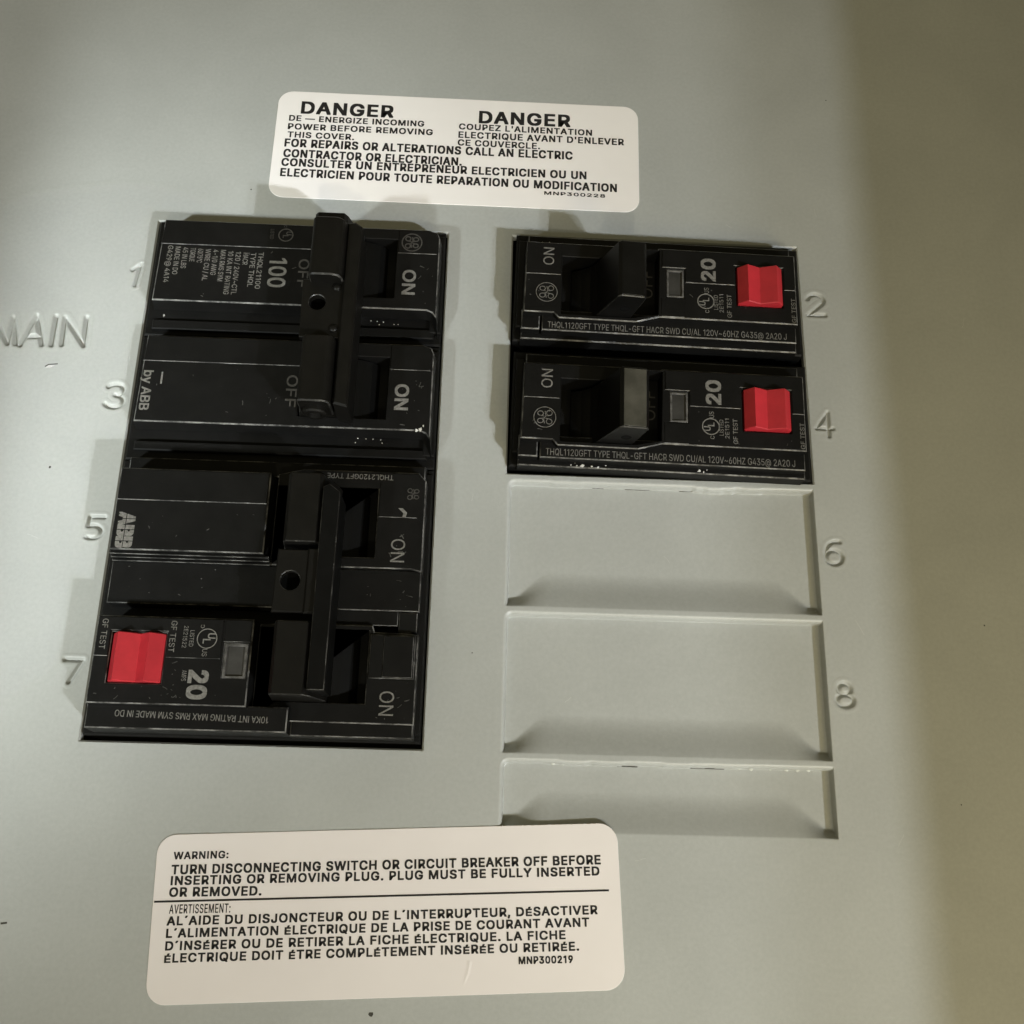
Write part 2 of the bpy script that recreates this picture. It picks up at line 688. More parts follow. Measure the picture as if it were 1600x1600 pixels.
def knockout(y0, y1, jag):
    rnd = random.Random(int(abs(y0) * 10))
    bites = [(rnd.uniform(4, 54), rnd.uniform(0.8, 3.2), rnd.uniform(0.06, 0.22)) for _ in range(jag)]

    def wall(t, slope, r):
        """depth fraction at distance t inside an edge whose lip has radius r"""
        if t <= 0:
            return 0.0
        if t < r:
            return (r - math.sqrt(max(0.0, r * r - t * t))) / DEP
        return min(1.0, r / DEP + (t - r) / slope)

    def hf(x, y):
        if x in (RX0, RX1) or y == y0 or y == y1:
            return 0.0
        lip = 0.12
        for bx, bw, bd in bites:
            if abs(x - bx) < bw:
                lip += bd
        tx, ty, q = x - RX0, y1 - lip - y, 1.7
        if tx < q and ty < q:
            t1 = q - math.hypot(q - tx, q - ty)
        else:
            t1 = min(tx, ty)
        gt = gl = wall(t1, 0.25, 0.75)
        gr = wall(RX1 - x, 0.14, 0.15)
        w = 1.2 + 5.6 * sstep((x - RX0) / 8.5) * sstep((RX1 - x) / 8.5)
        t = (y - (y0 + 0.55)) / w
        gb = (sstep(0.28 + 0.72 * min(1.0, t)) - S28) / (1 - S28) if t > 0 else 0.0
        return -DEP * min(gt, gl, gr, gb)
    xs = frange(RX0, RX0 + 1.5, 20) + frange(RX0 + 1.5, RX0 + 9, 22)[1:] + frange(RX0 + 9, RX1 - 9, 90)[1:] + frange(RX1 - 9, RX1 - 1, 24)[1:] + frange(RX1 - 1, RX1, 16)[1:]
    ys = frange(y0, y0 + 11, 60) + frange(y0 + 11, y1 - 1.6, max(3, int(y1 - y0 - 11)))[1:] + frange(y1 - 1.6, y1, 36)[1:]
    return grid_mesh('knockout', xs, ys, hf, PAINT, cover)


knockout(-50.55, RY0 - 0.8, 5)
knockout(-75.95, -50.55, 0)
knockout(KB, -75.95, 6)

# slits where the sheared metal has parted from the strip above, and flakes of paint along the cut
def slit(x0, x1, y, w):
    mb = MB()
    n = 6
    pts = [(x0 + (x1 - x0) * k / n, y - 0.012 * (x0 + (x1 - x0) * k / n) * 0 + random.uniform(-.04, .04)) for k in range(n + 1)]
    ribbon(mb, pts, w, -DEP + 0.10, 0)
    mb.build('shear_gap', SPECK, cover)


slit(16.3, 18.4, -26.72, 0.22)
slit(22.4, 27.0, -26.74, 0.20)
slit(32.6, 37.6, -26.74, 0.22)
slit(8.2, 9.0, -26.6, 0.30)
slit(20.5, 24.0, -77.05, 0.16)
slit(30.0, 39.0, -77.05, 0.15)
for x, r in ((9.5, .22), (11.2, .16), (14.0, .2), (41.5, .24), (43.6, .3), (46.8, .22), (49.6, .34), (51.6, .3), (53.4, .26)):
    mb = MB()
    p = [(x + 1.5 * r * math.cos(a) * random.uniform(.6, 1.2), -76.95 + r * math.sin(a) * random.uniform(.6, 1.2)) for a in [k * math.pi / 4 for k in range(8)]]
    mb.add([(a, b, -DEP + 0.55) for a, b in p] + [(x, -76.85, -DEP + 0.75)], [(k, (k + 1) % 8, 8) for k in range(8)], 0)
    mb.build('paint_flake', CHIPG, cover)

# chips and specks on the paint
for x, y, r in ((66.3, 62.2, .15), (-5, -58.6, .13), (-83.1, -26.9, .24), (86.7, -50.9, .15), (78.9, -82, .13), (-52.9, 33.9, .18), (-18.8, -115.9, .4)):
    mb = MB()
    p = [(x + r * math.cos(a) * random.uniform(.6, 1.2), y + r * math.sin(a) * random.uniform(.6, 1.2)) for a in [k * math.pi / 4 for k in range(8)]]
    z = -DEP + 0.04 if RX0 < x < RX1 and y > -76 else 0.03
    mb.add([(a, b, z) for a, b in p], [list(range(8))], 0)
    mb.build('paint_chip', SPECK, cover)
mb = MB()
ribbon(mb, [(-87.3, -6.9), (-86.7, -6.45), (-85.9, -6.35), (-85.0, -6.25)], 0.22, 0.03, 0)
mb.add([(-87.2, -7.2, .035), (-86.2, -7.05, .035), (-85.4, -6.55, .035), (-86.6, -6.6, .035)], [(0, 1, 2, 3)], 1)
mb.build('paint_nick', [SPECK, CHIP], cover)
mb = MB()
ribbon(mb, [(-78.2, -103.9), (-77.2, -103.75)], 0.28, 0.03, 0)
mb.build('paint_nick', SPECK, cover)

# the box the cover closes: its inside behind the openings, and an unseen wall past the right edge that throws the shadow strip
mb = MB()
plate(mb, rect(-120, 150, -160, 120), -60, -46, (), b=0.3, mb_edge=0)
o = mb.build('enclosure_back', DEEP)
o['kind'] = 'structure'
mb = MB()
plate(mb, rect(185, 187, -290, 210), -60, 150, (), b=0.3, mb_edge=0)
o = mb.build('shade_wall', WALL)
o['kind'] = 'structure'
mb = MB()
plate(mb, rect(-193, -191, -290, 210), -60, 119, (), b=0.3, mb_edge=0)  # unseen left wall, added to darken the upper left corner
o = mb.build('shade_wall', WALL)
o['kind'] = 'structure'

rnd = random.Random(21)
for x, y, L, a in ((-66, 70, 2.6, 20), (-8, 66, 1.8, -40), (62, 34, 2.2, 100), (64, -52, 3.0, 118), (30, -40, 1.6, 130), (12, -66, 1.5, 40), (-84, -40, 2.2, 160),
                   (-6, -30, 1.4, 80), (68, -88, 2.4, 60), (-62, 40, 1.6, 10), (44, 30, 1.4, 150), (-90, -70, 2.0, 30), (90, 10, 2.2, 75), (24, -92, 1.8, 12)):
    mb = MB()
    ca, sa = math.cos(math.radians(a)), math.sin(math.radians(a))
    p = [(x + ca * L * (k / 4 - 0.5) - sa * rnd.uniform(-.08, .08), y + sa * L * (k / 4 - 0.5) + ca * rnd.uniform(-.08, .08)) for k in range(5)]
    ribbon(mb, p, rnd.uniform(0.05, 0.09), (-DEP if RX0 < x < RX1 and KB < y < RY0 else 0) + 0.02, 0)
    mb.build('hairline_scratch', SCRATCH, cover)

# ================================================================== labels stuck on the cover


def sticker(name, label, corners_rect, lines, paper, extra=None):
    t = thing(name, label, 'label')
    cx, cy, w, h, ang = corners_rect
    mb = MB()
    ca, sa = math.cos(math.radians(ang)), math.sin(math.radians(ang))
    pts = [(cx + x * ca - y * sa, cy + x * sa + y * ca) for x, y in rrect(-w / 2, w / 2, -h / 2, h / 2, 3.1, 8)]
    plate(mb, pts, 0.02, 0.15, (), b=0.05, mb_edge=0)
    mb.build('paper', paper, t)
    mb = MB()
    for s, x0, y0, x1, y1, cap, off in lines:
        text(mb, s, x0, y0, x1, y1, cap, 0.19, off, 0, 0.055)
    if extra:
        extra(mb)
    mb.build('printed_lettering', INK, t)
    return t


B1, B2 = 0.028, 0.026
sticker('danger_label', 'white label with two bold DANGER headings above the breakers', (-11.85, 45.25, 75.3, 25.9, -0.1), [
    ('DANGER', -44.44, 52.62, -25.59, 52.56, 3.01, 0.03),
    ('DE — ENERGIZE INCOMING', -46.8, 50.76, -19.01, 50.75, 1.38, B2),
    ('POWER BEFORE REMOVING', -46.85, 48.67, -17.12, 48.71, 1.43, B2),
    ('THIS COVER.', -46.77, 46.66, -33.23, 46.67, 1.42, B2),
    ('FOR REPAIRS OR ALTERATIONS CALL AN ELECTRIC', -47.14, 44.35, 11.94, 44.2, 1.94, B1),
    ('CONTRACTOR OR ELECTRICIAN.', -47.15, 41.84, -10.87, 41.56, 1.92, B1),
    ('CONSULTER UN ENTREPRENEUR ELECTRICIEN OU UN', -47.34, 39.69, 14.83, 39.56, 1.85, B1),
    ('ELECTRICIEN POUR TOUTE REPARATION OU MODIFICATION', -47.35, 37.21, 21.09, 36.81, 1.9, B1),
    ('MNP300228', 6.34, 35.5, 18.71, 35.37, 0.8, B1),
    ('DANGER', -7.43, 52.21, 11.39, 52.2, 3.02, 0.03),
    ("COUPEZ L'ALIMENTATION", -11.62, 50.49, 16.02, 50.34, 1.44, B2),
    ("ELECTRIQUE AVANT D'ENLEVER", -11.64, 48.4, 22.69, 48.3, 1.55, B2),
    ('CE COUVERCLE.', -11.71, 46.5, 5.19, 46.44, 1.48, B2)], PAPER1)


def rule(mb):
    ribbon(mb, [(-54.5, -100.17), (18.72, -96.88)], 0.30, 0.19)




wl = sticker('warning_label', 'white WARNING label with a black rule across it below the breakers', (-16.95, -100.8, 75.4, 25.35, 2.78), [
    ('WARNING:', -52.2, -93.73, -43.5, -93.34, 1.14, B2),
    ('TURN DISCONNECTING SWITCH OR CIRCUIT BREAKER OFF BEFORE', -52.26, -96.03, 17.32, -92.93, 1.42, B1),
    ('INSERTING OR REMOVING PLUG. PLUG MUST BE FULLY INSERTED', -52.15, -97.66, 17.11, -94.65, 1.36, B1),
    ('OR REMOVED.', -52.17, -99.42, -37.62, -98.88, 1.4, B1),
    ('AVERTISSEMENT:', -51.9, -101.9, -42.26, -101.52, 1.34, 0.008),
    ('AL´AIDE DU DISJONCTEUR OU DE L´INTERRUPTEUR, DÉSACTIVER', -52.01, -103.68, 16.79, -100.57, 1.33, B1),
    ('L´ALIMENTATION ÉLECTRIQUE DE LA PRISE DE COURANT AVANT', -51.88, -105.49, 15.44, -102.45, 1.32, B1),
    ('D´INSÉRER OU DE RETIRER LA FICHE ÉLECTRIQUE. LA FICHE', -51.78, -107.33, 11.61, -104.41, 1.31, B1),
    ('ÉLECTRIQUE DOIT ÉTRE COMPLÉTEMENT INSÉRÉE OU RETIRÉE.', -51.7, -109.12, 13.8, -106.05, 1.3, B1),
    ('MNP300219', 4.25, -108.23, 12.82, -107.88, 1.08, B1)], PAPER, rule)
mb = MB()
for (xa, ya), (xb, yb) in (((-3.55, -107.9), (-3.85, -109.7)), ((-3.85, -109.7), (-4.7, -111.6))):
    mb.add([(xa - .5, ya, .155), (xa, ya, .21), (xa + .35, ya, .155), (xb - .5, yb, .155), (xb, yb, .21 if yb > -111 else .16), (xb + .35, yb, .155)], [(0, 3, 4, 1), (1, 4, 5, 2)], 0)
mb.build('crease', PAPER, wl)

# ================================================================== printed marks shared by the breakers


def monogram(mb, cx, cy, r, z, w, rot=0.0, m=0, ring=True):
    """round badge with two interlaced script letters"""
    ca, sa = math.cos(math.radians(rot)), math.sin(math.radians(rot))

    def T(p):
        return [(cx + r * (x * ca - y * sa), cy + r * (x * sa + y * ca)) for x, y in p]
    if ring:
        ribbon(mb, circle(cx, cy, r, 36), w, z, m, True)
    for sx, sy, a0 in ((-1, 1, 0), (1, 1, 0), (-1, -1, 0), (1, -1, 0)):
        q = arc(0.40, 0.40, 0.24, 0.26, -150, 150, 14) + [(0.10, 0.06)]
        ribbon(mb, T([(x * sx * (0.92 if sy > 0 else 1.05), y * sy) for x, y in q]), w, z, m)
    ribbon(mb, T([(-0.62, 0.02), (-0.2, 0.10), (0.15, -0.10), (0.6, 0.0)]), w, z, m)


def listing(mb, cx, cy, r, z, w, up, m=0):
    """circled letters of the test-laboratory mark; up = +1 reads upwards, -1 downwards"""
    ribbon(mb, circle(cx, cy, r, 30), w, z, m, True)
    vtext(mb, 'U', cx - up * r * 0.05, cy - up * r * 0.55, cy - up * r * 0.02, r * 0.78, z, 0.015, m)
    vtext(mb, 'L', cx + up * r * 0.42, cy + up * r * 0.06, cy + up * r * 0.50, r * 0.78, z, 0.015, m)


# ================================================================== single-pole breakers, right-hand column
def single_pole(y, label):
    """local frame: x as on the cover, y from the middle of the pole; the rotation is about the local origin at x = 28"""
    ox = 28.0
    t = thing('circuit_breaker', label, 'circuit breaker', (ox, y, 0), -1.0, 'single-pole breakers with red test buttons')

    def R(x0, x1, y0, y1):
        return rect(x0 - ox, x1 - ox, y0, y1)

    def P(pts):
        return [(x - ox, yy) for x, yy in pts]
    mb = MB()
    plate(mb, R(0.7, 57.0, -11.3, 12.2), -46, 1.2, (), b=0.3, mb_edge=0)
    # ledges round the raised face
    plate(mb, R(2.2, 55.2, -11.75, -9.6), 0, 3.2, (), b=0.22)
    plate(mb, R(6.1, 54.6, -10.85, -6.5), 0, 5.3, (), b=0.20)
    plate(mb, R(2.2, 5.7, -10.6, -6.5), 0, 5.0, (), b=0.20)
    plate(mb, R(3.0, 54.6, 7.0, 10.6), 0, 3.6, (), b=0.22, taper=0.4)
    plate(mb, R(1.2, 3.0, -9.0, 10.0), 0, 2.6, (), b=0.22, mb_edge=0)
    # raised face with the handle slot, window pocket and button pocket
    face = P([(2.5, -7.8), (8.2, -7.8), (9.2, -8.85), (23.8, -8.85), (28.2, -7.6), (54.6, -7.6), (54.6, 7.35), (28.4, 7.35), (27.6, 7.0), (23.6, 7.35), (2.7, 7.35)])
    hs = [P([(9.6, -8.0), (23.2, -8.0), (28.0, -7.0), (28.3, 6.9), (23.8, 6.9), (23.6, 4.4), (9.6, 4.4)]), R(29.6, 33.0, -3.15, 2.85), R(43.0, 51.95, -4.25, 4.1)]
    plate(mb, face, -6, 6.6, hs, b=0.2, taper=0.5, hole_b=[0.12, 0.08, 0.12], hole_z0=-6, hole_edge=0)
    # slightly higher fields: ON corner and upper half of the trip end
    plate(mb, P([(2.75, 0.25), (9.35, 0.25), (9.35, 4.6), (9.35, 7.1), (2.75, 7.1)]), 6.4, 6.78, (), b=0.10, worn='low')
    plate(mb, P([(33.25, 0.05), (42.7, 0.05), (42.7, 4.35), (52.2, 4.35), (52.2, -0.45), (54.35, -0.45), (54.35, 7.1), (28.75, 7.1), (28.75, 3.1), (33.25, 3.1)]), 6.4, 6.78, (), b=0.10, worn='low')
    plate(mb, P([(28.6, -7.4), (33.0, -7.4), (33.0, -3.4), (28.6, -3.4)]), 6.4, 6.68, (), b=0.08, worn='low')
    # floor of the OFF recess
    plate(mb, P([(23.0, -7.6), (28.2, -7.0), (28.2, 6.8), (23.0, 6.8)]), -6, 2.6, (), b=0.1, mb_edge=0)
    mb.build('case', [BLACK, WORN_GLINT], t)
    # toggle handle leaning to OFF: barrel and tip in one profile
    mb = MB()
    prof = [(11.8, -3), (22.8, -3), (22.8, 6.0), (24.6, 13.4), (24.2, 14.0), (20.0, 14.3), (19.4, 13.9), (16.3, 6.4), (15.2, 4.6), (13.6, 3.4), (11.8, 2.4)]
    prism_y(mb, [(x - ox, z) for x, z in prof], -7.9, 3.7, 0, 0.18, 1)
    h = mb.build('toggle_handle', [BLACK2, WORN_GLINT2], t)
    mb = MB()
    plate(mb, R(20.05, 24.1, -7.6, 3.4), 13.9, 14.32, (), b=0.08, mb_edge=0, zf=lambda x, yy: -0.068 * (x + 7.6))
    mb.build('handle_tip', BLACK2, h)
    mb = MB()
    n = 14
    mb.add([(21.2 - ox + 0.95 * math.cos(2 * math.pi * k / n), -7.94, 9.6 + 0.95 * math.sin(2 * math.pi * k / n)) for k in range(n)], [list(range(n))], 0)
    mb.build('painted_hole', DEEP, h)  # flat dark disc painted on for the shade inside a hole
    # red test button with its W-shaped top
    mb = MB()
    prof = [(43.25, -1), (51.7, -1), (51.7, 7.2), (50.4, 8.5), (47.4, 7.4), (44.9, 8.4), (43.25, 6.9)]
    prism_y(mb, [(x - ox, z) for x, z in prof], -4.05, 3.9, 0, 0.12, 0)
    mb.build('test_button', RED, t)
    # indicator window
    mb = MB()
    plate(mb, R(29.65, 32.95, -3.1, 2.8), 3, 6.55, [R(30.05, 32.55, -2.75, 2.45)], b=0.06, mb_edge=0, hole_b=[0.05])
    w = mb.build('indicator_window', FRAME, t)
    mb = MB()
    plate(mb, R(30.02, 32.58, -2.78, 2.48), 3, 6.2, (), b=0.05, mb_edge=0)
    mb.build('pane', WINDOW, w)
    # printing
    mb = MB()
    Z = 6.83
    vtext(mb, 'ON', 7.95 - ox, 2.25, 6.0, 2.05, Z, 0.0)
    monogram(mb, 6.75 - ox, -3.55, 2.0, 6.64, 0.13, 90)
    vtext(mb, '20', 39.1 - ox, 0.75, 5.35, 2.75, Z, 0.03)
    listing(mb, 37.1 - ox, -3.7, 1.55, 6.64, 0.2, 1)
    vtext(mb, 'c', 37.7 - ox, -6.15, -5.5, 1.0, 6.64, 0)
    vtext(mb, 'US', 37.7 - ox, -2.0, -0.75, 0.9, 6.64, 0)
    vtext(mb, 'LISTED', 39.4 - ox, -5.35, -2.25, 0.75, 6.64, 0)
    vtext(mb, '2E1511', 40.45 - ox, -5.9, -2.0, 0.75, 6.64, 0)
    vtext(mb, 'GF TEST', 42.0 - ox, -6.9, -2.0, 0.85, 6.64, 0.004)
    vtext(mb, 'GF TEST', 54.3 - ox, -7.2, -2.1, 0.8, 6.64, 0.004)
    text(mb, 'THQL1120GFT TYPE THQL-GFT HACR SWD CU/AL 120V~60HZ G435@ 2A20 J', 7.2 - ox, -10.35, 52.7 - ox, -10.25, 1.28, 5.36, 0.0)
    mb.build('printed_lettering', PRINT, t)
    mb = MB()
    vtext(mb, 'OFF', 27.6 - ox, -1.4, 4.6, 2.2, 2.66, 0.0)
    mb.build('recessed_lettering', FAINT, t)
    return t


b2 = single_pole(12.55, 'black single-pole breaker with a red test button beside the stamped 2')
b4 = dup(b2, (28.0, -13.15, 0), 'black single-pole breaker with a painted pale reflection on its handle tip beside the stamped 4')
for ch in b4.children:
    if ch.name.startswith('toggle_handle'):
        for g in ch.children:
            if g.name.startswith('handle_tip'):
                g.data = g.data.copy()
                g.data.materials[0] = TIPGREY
                g['label'] = 'handle tip with a painted pale reflection'


def scrapes(parent, spots, z, name='paint_scrape'):
    mb = MB()
    rnd = random.Random(len(spots))
    for x, y, r in spots:
        n = 7
        st = rnd.uniform(0.4, 1.4)
        p = [(x + r * st * math.cos(2 * math.pi * k / n) * rnd.uniform(.4, 1.2), y + r * math.sin(2 * math.pi * k / n) * rnd.uniform(.4, 1.2)) for k in range(n)]
        mb.add([(a, b, z) for a, b in p], [list(range(n))], 0)
    return mb.build(name, CHIP, parent)


scrapes(b4, [(-16.0, -11.3, .16), (-14.9, -11.4, .18), (-13.9, -11.35, .4), (-12.2, -11.35, .2), (-11, -11.5, .3), (-9.6, -11.1, .14), (7.6, -11.2, .4), (8.4, -11.35, .3), (9.0, -10.9, .2), (-15.3, -10.9, .1)], 3.25)
scrapes(b2, [(-23.6, 8.9, .3), (-22.9, 8.6, .35), (-22.2, 9.0, .3), (-21.4, 8.7, .25), (-24, 8.4, .2), (-20.9, 9.1, .2)], 3.66)

# ================================================================== two-pole main breaker, poles 1 and 3
t100 = thing('circuit_breaker', 'black two-pole main breaker printed 100, beside the stamped 1 and 3', 'circuit breaker')
mb = MB()
ZF = 4.4
for yb0, yb1, ft, fb, st, sb, step, led in ((0.2, 25.3, 23.3, 5.7, 20.9, 8.05, 17.8, (1.2, 4.7)), (-25.0, 0.05, -1.6, -19.0, -4.45, -16.9, -7.0, (-23.4, -20.1))):
    plate(mb, rect(-69.7, -13.2, yb0, yb1), -46, 0.6, (), b=0.3, mb_edge=0)
    plate(mb, rect(-68.1, -14.6, led[0], led[1] - 1.5), -4, 1.5, (), b=0.2, mb_edge=0)
    plate(mb, rect(-15.5, -13.3, yb0 + 2.2, yb1 - 1.5), -4, 1.6, (), b=0.2, mb_edge=0)
    face = [(-67.75, fb), (-16.0, fb), (-14.9, fb - 0.5), (-14.1, fb - 1.6), (-14.1, ft - 1.8), (-14.6, ft - 0.6), (-16.2, ft), (-67.4, ft)]
    plate(mb, face, 1.3, ZF, [rect(-38.4, -22.35, sb, st)], b=0.22, taper=0.4, low=1.9, hole_b=[0.12], hole_z0=-8, hole_edge=0)
    plate(mb, [(-67.5, step), (-38.7, step), (-38.7, ft - 0.25), (-67.2, ft - 0.25)], ZF - 0.2, ZF + 0.16, (), b=0.10, worn='low')
    plate(mb, [(-22.1, step), (-14.6, step), (-14.4, ft - 2.0), (-15.0, ft - 0.9), (-16.3, ft - 0.25), (-22.1, ft - 0.25)], ZF - 0.2, ZF + 0.16, (), b=0.10, worn='low')
mb.build('case', [BLACK, WORN_GLINT], t100)


def leaning_handle(y0, y1, ztip, parent):
    mb = MB()
    prof = [(-38.2, -6), (-28.9, -6), (-28.9, 5.8), (-30.9, ztip - 0.9), (-31.5, ztip), (-36.3, ztip), (-36.9, ztip - 0.7), (-38.2, 3.2)]
    prism_y(mb, prof, y0, y1, 0, 0.18, 1)
    h = mb.build('toggle_handle', [TIE, WORN_GLINT2], parent)
    mb = MB()
    prism_y(mb, [(-30.5, -6), (-24.3, -6), (-24.3, 0.6), (-24.7, 1.7), (-25.6, 2.6), (-27.0, 3.3), (-28.95, 3.9), (-30.5, 4.0)], y0 + 0.1, y1 - 0.1)
    mb.build('barrel', DARK, h)  # slot shade is put into this darker colour
    return h


leaning_handle(8.2, 20.6, 13.0, t100)
leaning_handle(-16.8, -4.7, 13.0, t100)
# handle tie: two rounded caps over the tips, a bridge with a hole, a rail along the right side
mb = MB()


def cap_prof(x0, x1, z0, z1, r):
    return [(x0, z0), (x1, z0)] + [(x1 - r + r * math.cos(math.radians(a)), z1 - r + r * math.sin(math.radians(a))) for a in range(0, 91, 15)] \
        + [(x0 + r * 0.6 + r * 0.6 * math.cos(math.radians(a)), z1 - r * 0.6 + r * 0.6 * math.sin(math.radians(a))) for a in range(90, 181, 15)]


prism_y(mb, cap_prof(-36.6, -30.6, 9.0, 16.2, 2.0), 5.6, 17.6, 0, 0.25, 1)
prism_y(mb, cap_prof(-36.7, -31.0, 9.0, 15.4, 1.6), -18.6, -5.9, 0, 0.25, 1)
plate(mb, [(-37.7, -5.4), (-30.4, -5.4), (-30.4, 6.6), (-37.9, 6.2)], 11.8, 13.2, [circle(-35.0, 1.6, 1.5, 22)], b=0.15, mb_edge=0, hole_b=[0.12], hole_edge=1)
plate(mb, [(-30.6, -18.3), (-28.0, -18.9), (-27.9, 17.2), (-29.2, 18.1), (-30.6, 17.8)], 6.0, 14.0, (), b=0.35, mb_edge=0)
tie = mb.build('handle_tie', [TIE, WORN_GLINT2], t100)
mb = MB()
for yy, zz, r in ((4.7, 13.2, 0.75), (-3.6, 13.2, 0.8)):
    for k in range(5):
        a0, a1 = math.radians(18 * k), math.radians(18 * (k + 1))
        n = 14
        v = [(-31.7 + r * math.cos(a) * math.cos(2 * math.pi * i / n), yy + r * math.cos(a) * math.sin(2 * math.pi * i / n), zz + r * 0.7 * math.sin(a)) for a in (a0, a1) for i in range(n)]
        mb.add(v, [(i, (i + 1) % n, n + (i + 1) % n, n + i) for i in range(n)], 0, True)
mb.build('rivet', TIE, tie)
mb = MB()
disc(mb, -34.9, 1.9, 10.4, 2.1)
mb.build('hole_shade_disc', DEEP, tie)  # dark disc added behind the bridge hole as its shade
mb = MB()
n = 20
for k, (r, yy) in enumerate(((2.2, -18.55), (2.2, -19.5), (1.7, -19.7), (1.5, -19.2))):
    pass
ring = [(2.2, -18.5), (2.2, -19.4), (1.9, -19.7), (1.35, -19.7), (1.2, -18.9)]
v = [(-33.9 + r * math.cos(2 * math.pi * i / n), yy, 11.6 + r * math.sin(2 * math.pi * i / n)) for r, yy in ring for i in range(n)]
mb.add(v, [(k * n + i, k * n + (i + 1) % n, (k + 1) * n + (i + 1) % n, (k + 1) * n + i) for k in range(len(ring) - 1) for i in range(n)] + [[4 * n + i for i in range(n)]], 0, False)
mb.build('pivot_end', TIE, tie)

mb = MB()
Z1, Z0 = ZF + 0.04, ZF + 0.21
vtext(mb, 'ON', -20.95, 14.15, 8.95, 2.5, Z1, 0.018)
vtext(mb, '100', -46.5, 15.6, 9.4, 3.3, Z1, 0.014)
q = 0.0175
x = -48.75
for s, a, b in (('THQL21100', 0, 460), ('TYPE THQL', 10, 440), ('HACR', 15, 165), ('120 / 240V~CTL', 5, 545), ('10 KA INT RATING', 0, 545), ('MAX RMS SYM', -10, 385),
                ('4-1/0 AWG', -10, 310), ('WIRE CU / AL', -15, 385), ('60/75°C', -15, 160), ('TORQUE', -20, 150), ('45 IN LBS', -25, 240), ('MADE IN DO', -30, 320), ('G429@ 4A14', -40, 425)):
    vtext(mb, s, x, 16.75 - a * q * 0.98, 16.75 - b * q * 0.98, 0.98, Z1, 0.006)
    x -= 1.445
mb.build('printed_lettering', PRINT, t100)
mb = MB()
vtext(mb, 'ON', -20.95, -9.95, -14.95, 2.5, Z1, 0.022)
mb.build('on_mark', PRINT, t100)
mb = MB()
vtext(mb, 'by ABB', -67.1, -9.0, -16.8, 1.75, Z1, 0.016)
vtext(mb, '–', -64.6, -9.2, -11.5, 2.0, Z1, 0.012)
mb.build('printed_lettering', PRINT, t100)
mb = MB()
vtext(mb, 'OFF', -40.9, -8.9, -15.2, 2.0, Z1, 0.01)
mb.build('off_mark', FAINT, t100)
mb = MB()
vtext(mb, 'OFF', -40.9, 15.6, 9.6, 2.0, Z1, 0.01)
mb.build('off_mark', FAINT, t100)
mb = MB()
listing(mb, -43.9, 20.7, 1.35, Z0, 0.22, -1)
vtext(mb, 'LISTED', -46.9, 21.9, 19.7, 0.7, Z0, 0.0)
vtext(mb, 'c', -44.4, 22.9, 22.4, 0.7, Z0, 0.0)
mb.build('listing_mark', FAINT, t100)
mb = MB()
monogram(mb, -19.5, 20.2, 1.9, Z0, 0.24, -90)
mb.build('logo', FAINT, t100)
scrapes(t100, [(-15.9, -18.7, .55), (-15.4, -18.0, .3), (-16.6, -19.0, .35)], ZF + 0.05)
scrapes(t100, [(-26.6, 4.2, .12), (-25.4, 4.1, .12), (-24.2, 4.0, .12), (-22.2, 3.6, .16), (-21.4, 3.6, .14), (-25.0, 3.4, .12)], 2.2, 'plaster_dust')
scrapes(t100, [(-27.4, -20.0, .12), (-25.9, -20.1, .12), (-24.6, -20.1, .12), (-23.2, -20.2, .14), (-22.9, -20.8, .16), (-27.8, -20.9, .12)], 2.2, 'plaster_dust')
scrapes(t100, [(-65.8, 3.6, .35)], 2.2, 'plaster_dust')

# ================================================================== two-pole breaker with test button, poles 5 and 7
tg = thing('circuit_breaker', 'black two-pole breaker with one red test button, beside the stamped 5 and 7', 'circuit breaker')
mb = MB()
plate(mb, rect(-69.7, -13.2, -74.4, -25.2), -46, 0.8, (), b=0.3, mb_edge=0)
plate(mb, [(-67.6, -29.0), (-14.6, -28.0), (-14.6, -25.6), (-67.6, -25.6)], -2, 3.4, (), b=0.2, taper=0.5)
# pole 5, trip end: a tall block folded along its length, ribs below it
plate(mb, rect(-66.95, -41.0, -44.2, -29.5), -2, 8.6, (), b=0.2, taper=0.35)
plate(mb, rect(-66.75, -41.2, -35.4, -29.75), 8.4, 8.85, (), b=0.12, worn='low', zf=lambda x, y: 0.05 * (-35.4 - y) * 0.6)
for k in range(3):
    plate(mb, rect(-67.2, -40.3, -44.65 - 0.42 * k, -44.28 - 0.42 * k), -2, 7.4 - 0.8 * k, (), b=0.09)
# low field between the poles
plate(mb, [(-67.5, -52.6), (-14.3, -52.6), (-14.3, -45.4), (-38.0, -45.4), (-67.5, -45.2)], -2, 4.7, (), b=0.16)
plate(mb, rect(-29.3, -17.9, -55.1, -52.3), -2, 4.3, (), b=0.12)
plate(mb, rect(-17.7, -14.6, -56.2, -52.8), -2, 4.5, (), b=0.12)
# pole 5, handle end
f5 = [(-40.4, -45.3), (-16.0, -45.3), (-14.2, -45.8), (-14.2, -29.0), (-15.6, -27.5), (-36.0, -27.5), (-40.4, -28.6)]
plate(mb, f5, -2, 5.4, [rect(-40.2, -22.55, -43.4, -30.85)], b=0.2, taper=0.3, hole_b=[0.12], hole_z0=-8)
plate(mb, [(-22.3, -36.0), (-15.6, -36.0), (-14.6, -36.9), (-14.5, -29.2), (-15.8, -27.8), (-22.3, -27.8)], 5.2, 5.52, (), b=0.09, worn='low')
